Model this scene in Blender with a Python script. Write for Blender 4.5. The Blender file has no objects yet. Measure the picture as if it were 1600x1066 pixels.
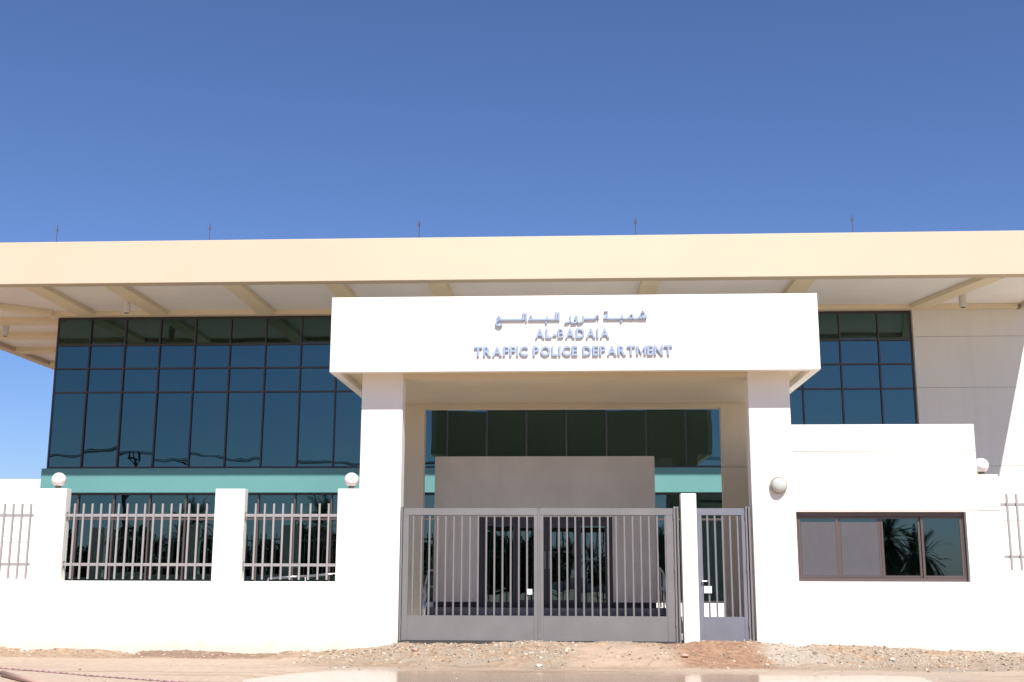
import bpy, bmesh, math, random
import numpy as np
from mathutils import Vector, Matrix, Euler
random.seed(7); rng = np.random.default_rng(7)
S = bpy.context.scene
C = S.collection
R = math.radians

# ------------------------------------------------------------------ camera
EYE = Vector((0, 0, 1.95))
cam = bpy.data.cameras.new('camera'); cam.sensor_width = 36; cam.lens = 40.5
cam.clip_start = .1; cam.clip_end = 3000
co = bpy.data.objects.new('camera', cam); C.objects.link(co)
r_ = Vector((0.99868, 0.051245, 0.0027015)); u_ = Vector((0.0072624, -0.193252, 0.981122)); f_ = Vector((-0.0508, 0.97981, 0.19337))
m = Matrix((r_, u_, -f_)).transposed().to_4x4(); m.translation = EYE
co.matrix_world = m
S.camera = co

# ------------------------------------------------------------------ sky, sun, exposure
SUN = Vector((.262, -.838, 1.0)).normalized()          # towards the sun
el = math.asin(SUN.z); az = math.atan2(SUN.x, SUN.y)
w = bpy.data.worlds.new('World'); S.world = w; w.use_nodes = True
nt = w.node_tree; nt.nodes.clear()
sk = nt.nodes.new('ShaderNodeTexSky'); sk.sky_type = 'NISHITA'; sk.sun_disc = False
sk.sun_elevation = el; sk.sun_rotation = az; sk.altitude = 600; sk.air_density = 1.0; sk.dust_density = 0.9; sk.ozone_density = 10.0
bg = nt.nodes.new('ShaderNodeBackground'); bg.inputs['Strength'].default_value = 0.075
wo = nt.nodes.new('ShaderNodeOutputWorld')
hue = nt.nodes.new('ShaderNodeVectorMath'); hue.operation = 'MULTIPLY'; hue.inputs[1].default_value = (1.055, .965, 1.03)
nt.links.new(sk.outputs[0], hue.inputs[0]); nt.links.new(hue.outputs[0], bg.inputs[0]); nt.links.new(bg.outputs[0], wo.inputs[0])
ld = bpy.data.lights.new('sun', 'SUN'); ld.energy = 4.2; ld.angle = R(.53); ld.color = (1, .965, .91)
lo = bpy.data.objects.new('sun', ld); C.objects.link(lo); lo.rotation_euler = SUN.to_track_quat('Z', 'Y').to_euler(); lo.location = (8, -20, 40)
S.view_settings.view_transform = 'Standard'; S.view_settings.look = 'None'
S.view_settings.exposure = 0.75; S.view_settings.gamma = 1; S.view_settings.use_curve_mapping = False
S.cycles.max_bounces = 8; S.cycles.transparent_max_bounces = 8

# ------------------------------------------------------------------ materials
def mat(name, col, rough=.6, metal=0, spec=.5, var=.06, vscale=.6, bump=0, bscale=60, streak=0, dist=.004):
    ma = bpy.data.materials.new(name); ma.use_nodes = True; n = ma.node_tree.nodes; l = ma.node_tree.links
    b = n['Principled BSDF']; b.inputs['Roughness'].default_value = rough; b.inputs['Metallic'].default_value = metal
    b.inputs['Specular IOR Level'].default_value = spec
    g = n.new('ShaderNodeNewGeometry')
    t = n.new('ShaderNodeTexNoise'); t.inputs['Scale'].default_value = vscale; t.inputs['Detail'].default_value = 6; t.inputs['Roughness'].default_value = .6
    l.new(g.outputs['Position'], t.inputs['Vector'])
    mr = n.new('ShaderNodeMapRange'); mr.inputs[1].default_value = .3; mr.inputs[2].default_value = .7
    mr.inputs[3].default_value = 1 - var; mr.inputs[4].default_value = 1 + var
    l.new(t.outputs[0], mr.inputs[0])
    fac = mr.outputs[0]
    if streak:
        mp = n.new('ShaderNodeMapping'); mp.inputs['Scale'].default_value = (3.5, 3.5, .25); l.new(g.outputs['Position'], mp.inputs[0])
        t3 = n.new('ShaderNodeTexNoise'); t3.inputs['Scale'].default_value = 1.2; t3.inputs['Detail'].default_value = 5; l.new(mp.outputs[0], t3.inputs['Vector'])
        m3 = n.new('ShaderNodeMapRange'); m3.inputs[1].default_value = .5; m3.inputs[2].default_value = .8; m3.inputs[3].default_value = 1; m3.inputs[4].default_value = 1 - streak
        l.new(t3.outputs[0], m3.inputs[0]); mu = n.new('ShaderNodeMath'); mu.operation = 'MULTIPLY'; l.new(fac, mu.inputs[0]); l.new(m3.outputs[0], mu.inputs[1]); fac = mu.outputs[0]
    vm = n.new('ShaderNodeVectorMath'); vm.operation = 'SCALE'; vm.inputs[0].default_value = col[:3]
    l.new(fac, vm.inputs['Scale']); l.new(vm.outputs[0], b.inputs['Base Color'])
    if bump:
        t2 = n.new('ShaderNodeTexNoise'); t2.inputs['Scale'].default_value = bscale; t2.inputs['Detail'].default_value = 4
        l.new(g.outputs['Position'], t2.inputs['Vector'])
        bp = n.new('ShaderNodeBump'); bp.inputs['Strength'].default_value = bump; bp.inputs['Distance'].default_value = dist
        l.new(t2.outputs[0], bp.inputs['Height']); l.new(bp.outputs[0], b.inputs['Normal'])
    return ma
WHITE = mat('white_plaster', (.80, .77, .71), .75, var=.02, bump=.35, bscale=90, streak=.03)
def dusty(name, z0, z1, amt):
    ma = mat(name, (.80, .77, .71), .75, var=.02, bump=.35, bscale=90, streak=.03); n = ma.node_tree.nodes; l = ma.node_tree.links
    b = n['Principled BSDF']; src = b.inputs['Base Color'].links[0].from_socket
    g = n.new('ShaderNodeNewGeometry'); sp = n.new('ShaderNodeSeparateXYZ'); l.new(g.outputs['Position'], sp.inputs[0])
    t = n.new('ShaderNodeTexNoise'); t.inputs['Scale'].default_value = 2.6; t.inputs['Detail'].default_value = 7; l.new(g.outputs['Position'], t.inputs['Vector'])
    ad = n.new('ShaderNodeMath'); ad.operation = 'MULTIPLY_ADD'; l.new(t.outputs[0], ad.inputs[0]); ad.inputs[1].default_value = -.55; l.new(sp.outputs[2], ad.inputs[2])
    mr = n.new('ShaderNodeMapRange'); mr.interpolation_type = 'SMOOTHSTEP'; l.new(ad.outputs[0], mr.inputs[0])
    for k, v in zip((1, 2, 3, 4), (z0, z1, amt, 0)): mr.inputs[k].default_value = v
    mx = n.new('ShaderNodeMix'); mx.data_type = 'RGBA'; l.new(mr.outputs[0], mx.inputs[0]); l.new(src, mx.inputs[6]); mx.inputs[7].default_value = (.52, .41, .30, 1)
    l.new(mx.outputs[2], b.inputs['Base Color']); return ma
STREETW = dusty('dusty_white_plaster', 0.0, .4, .6)
CREAM = mat('cream_plaster', (.555, .445, .32), .75, var=.015, bump=.3, bscale=70, streak=0)
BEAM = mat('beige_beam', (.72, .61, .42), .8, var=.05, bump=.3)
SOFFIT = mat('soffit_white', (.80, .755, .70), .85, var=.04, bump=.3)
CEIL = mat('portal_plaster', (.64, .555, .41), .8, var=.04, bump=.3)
LOBBY = mat('lobby_plaster', (.64, .585, .52), .8, var=.07, vscale=1.1, bump=.3, streak=.05)
MAINW = mat('main_wall_plaster', (.70, .665, .585), .75, var=.035, vscale=.5, bump=.35, bscale=90, streak=.05)
TEAL = mat('teal_plaster', (.105, .272, .262), .6, var=.04, bump=.2)
FRAME = mat('dark_aluminium', (.06, .05, .055), .4, metal=.3, var=.05)
BROWNFR = mat('bronze_aluminium', (.12, .09, .083), .4, metal=.3, var=.05)
STEEL = mat('grey_gate_paint', (.20, .19, .186), .42, metal=.2, var=.07, vscale=2.5, bump=.08, bscale=120)
STEEL2 = mat('bluish_gate_steel', (.215, .22, .25), .35, metal=.35, var=.07, vscale=2.5, bump=.08, bscale=120)  # gate grey again, slightly lighter, bluer and glossier
RAILM = mat('grey_railing_paint', (.35, .325, .315), .45, metal=.2, var=.05)
DARK = mat('dark_trim_gap_shade', (.05, .045, .045), .7)
GROOVE = mat('joint_sealant', (.48, .44, .40), .9)
CHROME = mat('brushed_letter_metal', (.29, .35, .47), .5, metal=0, var=.03)
GLOBE = mat('opal_globe', (.80, .74, .74), .25, var=.01)
LAMPRING = mat('lamp_ring', (.30, .27, .20), .4, metal=.3)
OPAL = mat('opal_dome', (.47, .47, .43), .2, var=.01)
STEM = mat('lamp_stem', (.12, .10, .07), .5)
GRANITE = mat('grey_granite', (.22, .20, .205), .5, var=.15, vscale=8)
PAVE = mat('paving', (.42, .39, .35), .7, var=.08, vscale=3)
INOX = mat('stainless_steel', (.6, .6, .6), .3, metal=.9)
INTW = mat('interior_wall', (.5, .5, .48), .8)
CYL = mat('downlight_white', (.62, .59, .55), .5)
MESHG = mat('insect_screen', (.075, .072, .078), .6, var=.06, vscale=6, bump=.3, bscale=400)
PAPER = mat('white_tag', (.8, .8, .8), .6)
ROD = mat('rod_metal', (.10, .09, .12), .5, metal=.3)
WOOD = mat('weathered_wood', (.48, .31, .24), .8, var=.12, vscale=14)
HOSE = mat('pink_hose', (.36, .22, .21), .5, var=.25, vscale=5)
STONE = mat('pale_stone', (.52, .45, .38), .85, var=.22, vscale=3)
BARK = mat('bark', (.14, .10, .07), .9, var=.2, vscale=4)
POLE = mat('utility_pole', (.08, .07, .06), .8)
ASPH = mat('asphalt', (.055, .053, .05), .85, var=.1, vscale=2)
def leafmat(name, a, b):
    ma = bpy.data.materials.new(name); ma.use_nodes = True; n = ma.node_tree.nodes; l = ma.node_tree.links
    p = n['Principled BSDF']; p.inputs['Roughness'].default_value = .6
    g = n.new('ShaderNodeNewGeometry'); cr = n.new('ShaderNodeValToRGB')
    cr.color_ramp.elements[0].color = (*a, 1); cr.color_ramp.elements[1].color = (*b, 1)
    l.new(g.outputs['Random Per Island'], cr.inputs[0]); l.new(cr.outputs[0], p.inputs['Base Color']); return ma
LEAF = leafmat('tree_leaves', (.025, .05, .015), (.07, .10, .035))
PALML = leafmat('palm_leaves', (.04, .07, .03), (.10, .13, .06))
def glassmat(name, tint, see=.12, wav=.5):
    ma = bpy.data.materials.new(name); ma.use_nodes = True; n = ma.node_tree.nodes; l = ma.node_tree.links; n.clear()
    o = n.new('ShaderNodeOutputMaterial'); gl = n.new('ShaderNodeBsdfGlossy'); gl.inputs['Roughness'].default_value = 0.0
    gl.inputs['Color'].default_value = (*tint, 1)
    tr = n.new('ShaderNodeBsdfTransparent'); tr.inputs['Color'].default_value = (tint[0] * .9, tint[1] * .9, tint[2] * .9, 1)
    mx = n.new('ShaderNodeMixShader'); mx.inputs[0].default_value = see
    g = n.new('ShaderNodeNewGeometry'); t = n.new('ShaderNodeTexNoise'); t.inputs['Scale'].default_value = 1.3; t.inputs['Detail'].default_value = 1
    l.new(g.outputs['Position'], t.inputs['Vector'])
    bp = n.new('ShaderNodeBump'); bp.inputs['Strength'].default_value = wav; bp.inputs['Distance'].default_value = .004
    l.new(t.outputs[0], bp.inputs['Height']); l.new(bp.outputs[0], gl.inputs['Normal'])
    l.new(gl.outputs[0], mx.inputs[1]); l.new(tr.outputs[0], mx.inputs[2]); l.new(mx.outputs[0], o.inputs[0]); return ma
GLASS = glassmat('tinted_curtain_glass', (.080, .136, .138), see=.04)
GLASS2 = glassmat('tinted_window_glass', (.085, .13, .14), see=.06, wav=.55)
LAMPM = bpy.data.materials.new('lamp_light'); LAMPM.use_nodes = True
_b = LAMPM.node_tree.nodes['Principled BSDF']; _b.inputs['Emission Color'].default_value = (1, .97, .9, 1); _b.inputs['Emission Strength'].default_value = 130

# ------------------------------------------------------------------ helpers
def tag(o, label=None, cat=None, group=None, kind=None):
    if label: o['label'] = label
    if cat: o['category'] = cat
    if group: o['group'] = group
    if kind: o['kind'] = kind
    return o
def empty(name, loc, label, cat, group=None):
    o = bpy.data.objects.new(name, None); C.objects.link(o); o.location = loc; o.empty_display_size = .2
    return tag(o, label, cat, group)
def wloc(o):
    v = Vector(o.location)
    while o.parent: o = o.parent; v = v + Vector(o.location)
    return v
def link(name, me, parent=None, loc=None):
    """mesh in world coordinates (loc None) or local to world point loc"""
    o = bpy.data.objects.new(name, me); C.objects.link(o)
    base = wloc(parent) if parent else Vector((0, 0, 0))
    if loc is None:
        if parent: me.transform(Matrix.Translation(-base))
    else: o.location = Vector(loc) - base
    if parent: o.parent = parent
    return o
def box(bm, x0, x1, y0, y1, z0, z1):
    vs = [bm.verts.new(p) for p in ((x0,y0,z0),(x1,y0,z0),(x1,y1,z0),(x0,y1,z0),(x0,y0,z1),(x1,y0,z1),(x1,y1,z1),(x0,y1,z1))]
    for f in ((0,3,2,1),(4,5,6,7),(0,1,5,4),(1,2,6,5),(2,3,7,6),(3,0,4,7)): bm.faces.new([vs[i] for i in f])
def mesh_of(bm, name, ma, bevel=0, smooth=False):
    if bevel: bmesh.ops.bevel(bm, geom=list(bm.edges), offset=bevel, segments=1, affect='EDGES')
    me = bpy.data.meshes.new(name); bm.to_mesh(me); bm.free(); me.materials.append(ma)
    if smooth:
        for p in me.polygons: p.use_smooth = True
    return me
def boxes(name, ma, lst, parent=None, bevel=0):
    bm = bmesh.new()
    for b in lst: box(bm, *b)
    return link(name, mesh_of(bm, name, ma, bevel), parent)
def cyl(bm, p, q, r0, r1=None, n=12, caps=True):
    p, q = Vector(p), Vector(q); r1 = r0 if r1 is None else r1
    d = (q - p).normalized(); a = d.orthogonal().normalized(); b = d.cross(a)
    A = [bm.verts.new(p + (a * math.cos(t) + b * math.sin(t)) * r0) for t in [2*math.pi*i/n for i in range(n)]]
    B = [bm.verts.new(q + (a * math.cos(t) + b * math.sin(t)) * r1) for t in [2*math.pi*i/n for i in range(n)]]
    for i in range(n): bm.faces.new((A[i], A[(i+1) % n], B[(i+1) % n], B[i]))
    if caps: bm.faces.new(A[::-1]); bm.faces.new(B)
def tube(bm, pts, r, n=8):
    for a, b in zip(pts, pts[1:]): cyl(bm, a, b, r, n=n)
def lathe(bm, c, prof, n=32, axis='Z'):
    rings = []
    for r, h in prof:
        ring = []
        for i in range(n):
            t = 2*math.pi*i/n
            v = (r*math.cos(t), r*math.sin(t), h) if axis == 'Z' else (r*math.cos(t), -h, r*math.sin(t))
            ring.append(bm.verts.new(Vector(c) + Vector(v)))
        rings.append(ring)
    for a, b in zip(rings, rings[1:]):
        for i in range(n): bm.faces.new((a[i], a[(i+1) % n], b[(i+1) % n], b[i]))
    bm.faces.new(rings[0][::-1]); bm.faces.new(rings[-1])
    bmesh.ops.recalc_face_normals(bm, faces=bm.faces)

# ------------------------------------------------------------------ ground
YW = 24.05        # street face of wall, guardhouse and portal piers
Z0 = .23
wx = [-40, -14, -11.8, -9, -6.5, -5, -3.9, -3.4, 0, 2.2, 3.7, 4.3, 5.2, 7, 8.9, 14, 40]
wz = [.28, .33, .31, .26, .225, .25, .37, .46, .475, .485, .48, .455, .44, .36, .30, .30, .28]
def smooth(a, b, x):
    t = np.clip((x - a) / (b - a), 0, 1); return t * t * (3 - 2 * t)
def vnoise(x, y, s, seed):
    rs = np.random.default_rng(seed); g = rs.random((256, 256))
    u = x * s; v = y * s; i = np.floor(u).astype(int); j = np.floor(v).astype(int); a = u - i; b = v - j
    a = a*a*(3-2*a); b = b*b*(3-2*b); i %= 256; j %= 256; i1 = (i+1) % 256; j1 = (j+1) % 256
    return (g[i,j]*(1-a)+g[i1,j]*a)*(1-b)+(g[i,j1]*(1-a)+g[i1,j1]*a)*b - .5
def height(x, y):
    x = np.asarray(x, float); y = np.asarray(y, float)
    top = np.interp(x, wx, wz)
    gate = smooth(-6.2, -3.6, x) * (1 - smooth(4.2, 6.5, x))
    start = 22.5 - 1.6 * gate - 1.5 * smooth(5, 7, x)
    t = np.clip((y - start) / (YW - .05 - start), 0, 1)
    ramp = smooth(0, 1, t)
    h = Z0 + (top - Z0) * ramp
    rough = .25 + .75 * smooth(0, .25, t)
    near = smooth(10, 18, y)
    h = h + near * rough * (.10 * vnoise(x, y, 1.1, 1) + .055 * vnoise(x, y, 3.3, 2) + .035 * vnoise(x, y, 8, 3) + .018 * vnoise(x, y, 17, 4)) * (.35 + .65 * smooth(-.0, .2, t))
    h = h - .02 * (1 - near)
    # shallow wheel ruts that hold the water
    rut = np.exp(-((y - 19.3 - .5 * vnoise(x, x*0, .4, 8)) / 1.25) ** 4) * smooth(-5.2, -4.2, x + .5 * (20 - y)) * (1 - smooth(5.0, 6.5, x))
    h = h - .06 * rut + .03 * vnoise(x, y, 1.7, 12) * near * np.exp(-((y-20.6)/.9)**2) + .014 * vnoise(x, y, .8, 11) * near
    y = np.where(y > YW + .02, y, y)
    h = np.where(y > YW + .1, .44, h)
    return h
def axis(segs):
    out = []
    for a, b, st in segs: out += list(np.arange(a, b, st))
    return np.array(out + [segs[-1][1]])
gx = axis([(-400, -60, 40), (-60, -16, 4), (-16, 13, .055), (13, 60, 4), (60, 400, 40)])
gy = axis([(-400, -60, 40), (-60, 10, 5), (10, 17.2, .4), (17.2, 24.2, .048), (24.2, 60, 4), (60, 400, 40)])
GX, GY = np.meshgrid(gx, gy, indexing='ij'); GZ = height(GX, GY)
nx, ny = GX.shape
V = np.stack([GX, GY, GZ], -1).reshape(-1, 3)
I = np.arange(nx*ny).reshape(nx, ny)
Fq = np.stack([I[:-1,:-1], I[1:,:-1], I[1:,1:], I[:-1,1:]], -1).reshape(-1, 4)
me = bpy.data.meshes.new('ground'); me.vertices.add(len(V)); me.vertices.foreach_set('co', V.ravel())
me.loops.add(Fq.size); me.loops.foreach_set('vertex_index', Fq.ravel()); me.polygons.add(len(Fq))
me.polygons.foreach_set('loop_start', np.arange(0, Fq.size, 4)); me.polygons.foreach_set('loop_total', np.full(len(Fq), 4))
me.update(calc_edges=True)
for p in me.polygons: p.use_smooth = True
gm = bpy.data.materials.new('sandy_ground'); gm.use_nodes = True; n = gm.node_tree.nodes; l = gm.node_tree.links
b = n['Principled BSDF']; b.inputs['Roughness'].default_value = .9; b.inputs['Specular IOR Level'].default_value = .2
geo = n.new('ShaderNodeNewGeometry'); sep = n.new('ShaderNodeSeparateXYZ'); l.new(geo.outputs['Position'], sep.inputs[0])
def N(scale, detail=6, rough=.6):
    t = n.new('ShaderNodeTexNoise'); t.inputs['Scale'].default_value = scale; t.inputs['Detail'].default_value = detail; t.inputs['Roughness'].default_value = rough
    l.new(geo.outputs['Position'], t.inputs['Vector']); return t.outputs[0]
def MR(src, a, b_, c=0., d=1.):
    t = n.new('ShaderNodeMapRange'); t.interpolation_type = 'SMOOTHSTEP'
    for k, v in zip((1, 2, 3, 4), (a, b_, c, d)): t.inputs[k].default_value = v
    l.new(src, t.inputs[0]); return t.outputs[0]
def MA(op, a, b_):
    t = n.new('ShaderNodeMath'); t.operation = op
    for k, v in enumerate((a, b_)):
        if isinstance(v, (int, float)): t.inputs[k].default_value = v
        else: l.new(v, t.inputs[k])
    return t.outputs[0]
def MX(f, a, b_):
    t = n.new('ShaderNodeMix'); t.data_type = 'RGBA'
    for k, v in ((0, f), (6, a), (7, b_)):
        if isinstance(v, tuple): t.inputs[k].default_value = (*v, 1)
        elif isinstance(v, (int, float)): t.inputs[k].default_value = v
        else: l.new(v, t.inputs[k])
    return t.outputs[2]
n1 = N(1.4); n2 = N(9); n3 = N(40, 3)
col = MX(MR(n2, .35, .65), (.44, .335, .245), (.52, .405, .305))
_mp = n.new('ShaderNodeMapping'); _mp.inputs['Scale'].default_value = (.22, 3.2, 1); _mp.inputs['Rotation'].default_value = (0, 0, .05); l.new(geo.outputs['Position'], _mp.inputs[0])
_tr = n.new('ShaderNodeTexNoise'); _tr.inputs['Scale'].default_value = 1.3; _tr.inputs['Detail'].default_value = 5; l.new(_mp.outputs[0], _tr.inputs['Vector'])
col = MX(MR(_tr.outputs[0], .52, .68), col, (.36, .255, .175))      # faint wheel tracks along the street
yy = MA('ADD', sep.outputs[1], MA('MULTIPLY', MA('SUBTRACT', n1, .5), .9))
mound = MR(yy, 22.2, 22.7)
gatez = MA('MULTIPLY', MR(sep.outputs[0], -6.0, -3.6), MR(yy, 20.7, 21.2))
soil = MX(MR(n2, .35, .65), (.27, .18, .115), (.42, .30, .20))
col = MX(MA('MAXIMUM', mound, gatez), col, soil)
grav = MA('MULTIPLY', MR(n1, .42, .55), gatez)
col = MX(grav, col, MX(MR(n3, .4, .6), (.24, .185, .135), (.42, .335, .25)))
red = MA('MULTIPLY', MA('MULTIPLY', MR(MA('ADD', sep.outputs[0], MA('MULTIPLY', n1, .5)), 1.9, 2.4), MR(sep.outputs[0], 3.9, 3.3)), MR(yy, 20.9, 21.3))
col = MX(red, col, MX(MR(n2, .35, .65), (.24, .135, .08), (.36, .215, .135)))
X_ = MA('ADD', sep.outputs[0], MA('MULTIPLY', MA('SUBTRACT', n1, .5), .8))
pale = MA('MULTIPLY', MA('MULTIPLY', MR(X_, -.4, .5), MR(X_, 2.2, 1.5)), MA('MULTIPLY', MR(yy, 20.8, 21.3), MR(yy, 23.8, 23.0)))
col = MX(MA('MULTIPLY', pale, .8), col, (.46, .33, .235))
heap = MA('MULTIPLY', MA('MULTIPLY', MR(X_, 3.5, 3.8), MR(X_, 4.9, 4.4)), MR(yy, 21.2, 21.7))
col = MX(MA('MULTIPLY', heap, .7), col, (.43, .375, .31))
brown = MA('MULTIPLY', MA('MULTIPLY', MR(X_, -9.0, -8.3), MR(X_, -5.4, -6.2)), MR(yy, 22.6, 22.9))
col = MX(MA('MULTIPLY', brown, .75), col, (.20, .13, .09))
spots = MR(N(55, 2), .64, .70)
col = MX(MA('MULTIPLY', spots, MA('MAXIMUM', mound, gatez)), col, (.46, .41, .35))
wet = MA('MULTIPLY', MR(sep.outputs[0], -5.5, -3.8), MR(MA('ADD', sep.outputs[2], MA('MULTIPLY', MA('SUBTRACT', n1, .5), .03)), .25, .20))
wet = MA('MULTIPLY', wet, MR(sep.outputs[1], 15, 18))
col = MX(MA('MULTIPLY', wet, .35), col, (.20, .14, .10))
l.new(col, b.inputs['Base Color'])
l.new(MA('SUBTRACT', .92, MA('MULTIPLY', wet, .55)), b.inputs['Roughness'])
bp = n.new('ShaderNodeBump'); bp.inputs['Strength'].default_value = .8; bp.inputs['Distance'].default_value = .02
l.new(MA('ADD', n2, MA('MULTIPLY', n3, .5)), bp.inputs['Height']); l.new(bp.outputs[0], b.inputs['Normal'])
me.materials.append(gm)
tag(link('ground', me), kind='structure')
# puddle of muddy water in the wheel ruts
wm = bpy.data.materials.new('muddy_water'); wm.use_nodes = True; pb = wm.node_tree.nodes['Principled BSDF']
pb.inputs['Base Color'].default_value = (.36, .25, .17, 1); pb.inputs['Roughness'].default_value = .15; pb.inputs['IOR'].default_value = 1.33; pb.inputs['Specular IOR Level'].default_value = .6
_t = wm.node_tree.nodes.new('ShaderNodeTexNoise'); _t.inputs['Scale'].default_value = 3; _g = wm.node_tree.nodes.new('ShaderNodeNewGeometry'); wm.node_tree.links.new(_g.outputs['Position'], _t.inputs['Vector'])
_p = wm.node_tree.nodes.new('ShaderNodeBump'); _p.inputs['Strength'].default_value = .3; _p.inputs['Distance'].default_value = .01
wm.node_tree.links.new(_t.outputs[0], _p.inputs['Height']); wm.node_tree.links.new(_p.outputs[0], pb.inputs['Normal'])
bm = bmesh.new(); box(bm, -5.8, 7.5, 16.0, 21.6, .02, .196)
tag(link('puddle_water', mesh_of(bm, 'puddle_water', wm)), kind='structure')
# street behind the camera
tag(boxes('road', ASPH, [(-300, 300, -12, -4, .0, .125)]), kind='structure')

# gravel: pebbles strewn over the mound and the gate apron
ico = bmesh.new(); bmesh.ops.create_icosphere(ico, subdivisions=1, radius=1)
iv = np.array([v.co[:] for v in ico.verts]); fi = np.array([[v.index for v in f.verts] for f in ico.faces]); ico.free()
def pebbles(name, cnt, xr, yr, sz, ma, dens=None):
    vs, fs = [], []; k = 0
    while k < cnt:
        x = rng.uniform(*xr); y = rng.uniform(*yr)
        if dens and rng.random() > dens(x, y): continue
        s = sz[0] * (sz[1]/sz[0]) ** (rng.random() ** 2.2)
        sc = s * np.array([1, rng.uniform(.6, 1), rng.uniform(.4, .8)]); a = rng.uniform(0, 6.3)
        p = iv * sc * (1 + .22 * rng.standard_normal((len(iv), 1)))
        q = np.stack([p[:,0]*math.cos(a)-p[:,1]*math.sin(a), p[:,0]*math.sin(a)+p[:,1]*math.cos(a), p[:,2]], -1)
        q += np.array([x, y, float(height(x, y)) + .25*sc[2]])
        fs.append(fi + len(vs) * len(iv)); vs.append(q); k += 1
    mm = bpy.data.meshes.new(name); mm.from_pydata(np.concatenate(vs).tolist(), [], np.concatenate(fs).tolist()); mm.materials.append(ma)
    return tag(link(name, mm), kind='stuff')
SM = bpy.data.materials.new('gravel_stones'); SM.use_nodes = True; _n = SM.node_tree.nodes
_r = _n.new('ShaderNodeValToRGB'); _g = _n.new('ShaderNodeNewGeometry'); SM.node_tree.links.new(_g.outputs['Random Per Island'], _r.inputs[0])
_r.color_ramp.elements[0].color = (.19, .14, .10, 1); _r.color_ramp.elements[1].color = (.62, .54, .45, 1)
e = _r.color_ramp.elements.new(.6); e.color = (.38, .29, .21, 1)
SM.node_tree.links.new(_r.outputs[0], _n['Principled BSDF'].inputs['Base Color']); _n['Principled BSDF'].inputs['Roughness'].default_value = .9
pebbles('gravel', 5600, (-5.2, 9.5), (20.7, 24.0), (.006, .042), SM, lambda x, y: .08 + .92 * min(1, max(0, (y - 21.2) / 1.4)) * (.3 if -.2 < x < 3.4 else 1))
pebbles('small_stones', 1300, (-13, -4.5), (22.4, 24.0), (.006, .03), SM, lambda x, y: max(0, (y - 22.4) / 1.6) ** 2)
pebbles('scattered_stones', 260, (-12, 9), (17.8, 21.5), (.006, .03), SM)
rocks = [(-.6, 21.2, .06, 'palest flat stone lying on the mud in front of the left gate leaf'), (2.05, 22.0, .07, 'brown clod of earth at the left foot of the red soil patch'),
         (-3.0, 22.6, .06, 'dark clod on the gravel slope below the left end of the gate'), (5.9, 22.4, .07, 'pale rock on the bank below the guardhouse window'), (-11.0, 23.4, .09, 'pale lump of dried mortar on the sand bank below the first wall pillar')]
for i, (x, y, s, lab) in enumerate(rocks):
    bm = bmesh.new(); bmesh.ops.create_icosphere(bm, subdivisions=2, radius=s)
    for v in bm.verts: v.co *= 1 + .5 * (random.random() - .5); v.co.z *= .55
    tag(link('rock', mesh_of(bm, 'rock', STONE if i in (0, 3, 4) else WOOD), loc=(x, y, float(height(x, y)) + s*.3)), lab, 'rock')

# hose and stick
bm = bmesh.new(); pts = []
for i in range(60):
    t = i / 59; x = -10.584 + t * 7.983; y = 20.169 + t * -3.778 + .12 * math.sin(t * 9); pts.append((x, y, float(height(x, y)) + .012))
tube(bm, pts, .013, 8)
tag(link('hose', mesh_of(bm, 'hose', HOSE, smooth=True)), 'thin pinkish hose trailing over the pale sand at lower left', 'hose')
bm = bmesh.new(); pts = []
for i in range(9):
    t = i/8; x = -9.78 + t*2.0; y = 20.35 - t*1.45; pts.append((x, y, float(height(x, y)) + .045))
cyl(bm, Vector((-9.114, 18.645, Z0 + .05)), Vector((-7.066, 16.290, Z0 + .05)), .042, .036, n=14)
tag(link('wooden_pole', mesh_of(bm, 'wooden_pole', WOOD, smooth=True)), 'weathered round wooden pole lying on the sand in the bottom left corner', 'pole')

# ------------------------------------------------------------------ main building
YM = 34.6; ZS = 9.65; YF = 30.36
XL, XR, XE = -16.13, 10.32, 24.0
bld = empty('police_building', (-2, YM, .4), 'two storey white building with teal band and dark glass walls under a deep flat roof', 'building')
# walls: right solid wall with recessed joints; plinth; band; side and back
gz = [8.823, 7.271, 4.935, 3.356]; g = .008
cuts = [.3] + sorted(gz) + [ZS]
wl = []
for a, b2 in zip(cuts, cuts[1:]): wl.append((XR + .002, XE, YM, YM + .3, a + (g if a > .5 else 0), b2 - (g if b2 < ZS else 0)))
boxes('wall', MAINW, wl, bld)
boxes('wall_joint', GROOVE, [(XR + .01, XE - .01, YM + .015, YM + .28, z - g - .005, z + g + .005) for z in gz], bld)
boxes('side_wall', WHITE, [(XL, XL + .3, YM + .6, 48, .3, ZS), (XE - .3, XE, YM + .31, 48, .3, ZS), (XL + .301, XE - .301, 47.7, 48, .3, ZS)], bld)
boxes('teal_band', TEAL, [(XL - .06, XR, YM - .06, YM + .25, 4.16, 4.90), (XL - .06, XL + .2, YM + .251, 46, 4.16, 4.90)], bld, .01)
boxes('plinth', WHITE, [(XL - .02, XR, YM - .02, YM + .3, .3, .96)], bld, .01)
boxes('interior_floor', INTW, [(XL + .35, XE - .35, YM + .4, 47.6, 4.3, 4.7), (XL + .35, XE - .35, YM + .4, 47.6, .3, .9), (XL + .35, XE - .35, YM + .4, 47.6, 9.2, 9.5)], bld)
boxes('partition', INTW, [(XL + .4, XE - .4, 41, 41.2, .91, 4.29), (XL + .4, XE - .4, 41, 41.2, 4.71, 9.19)], bld)
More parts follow.
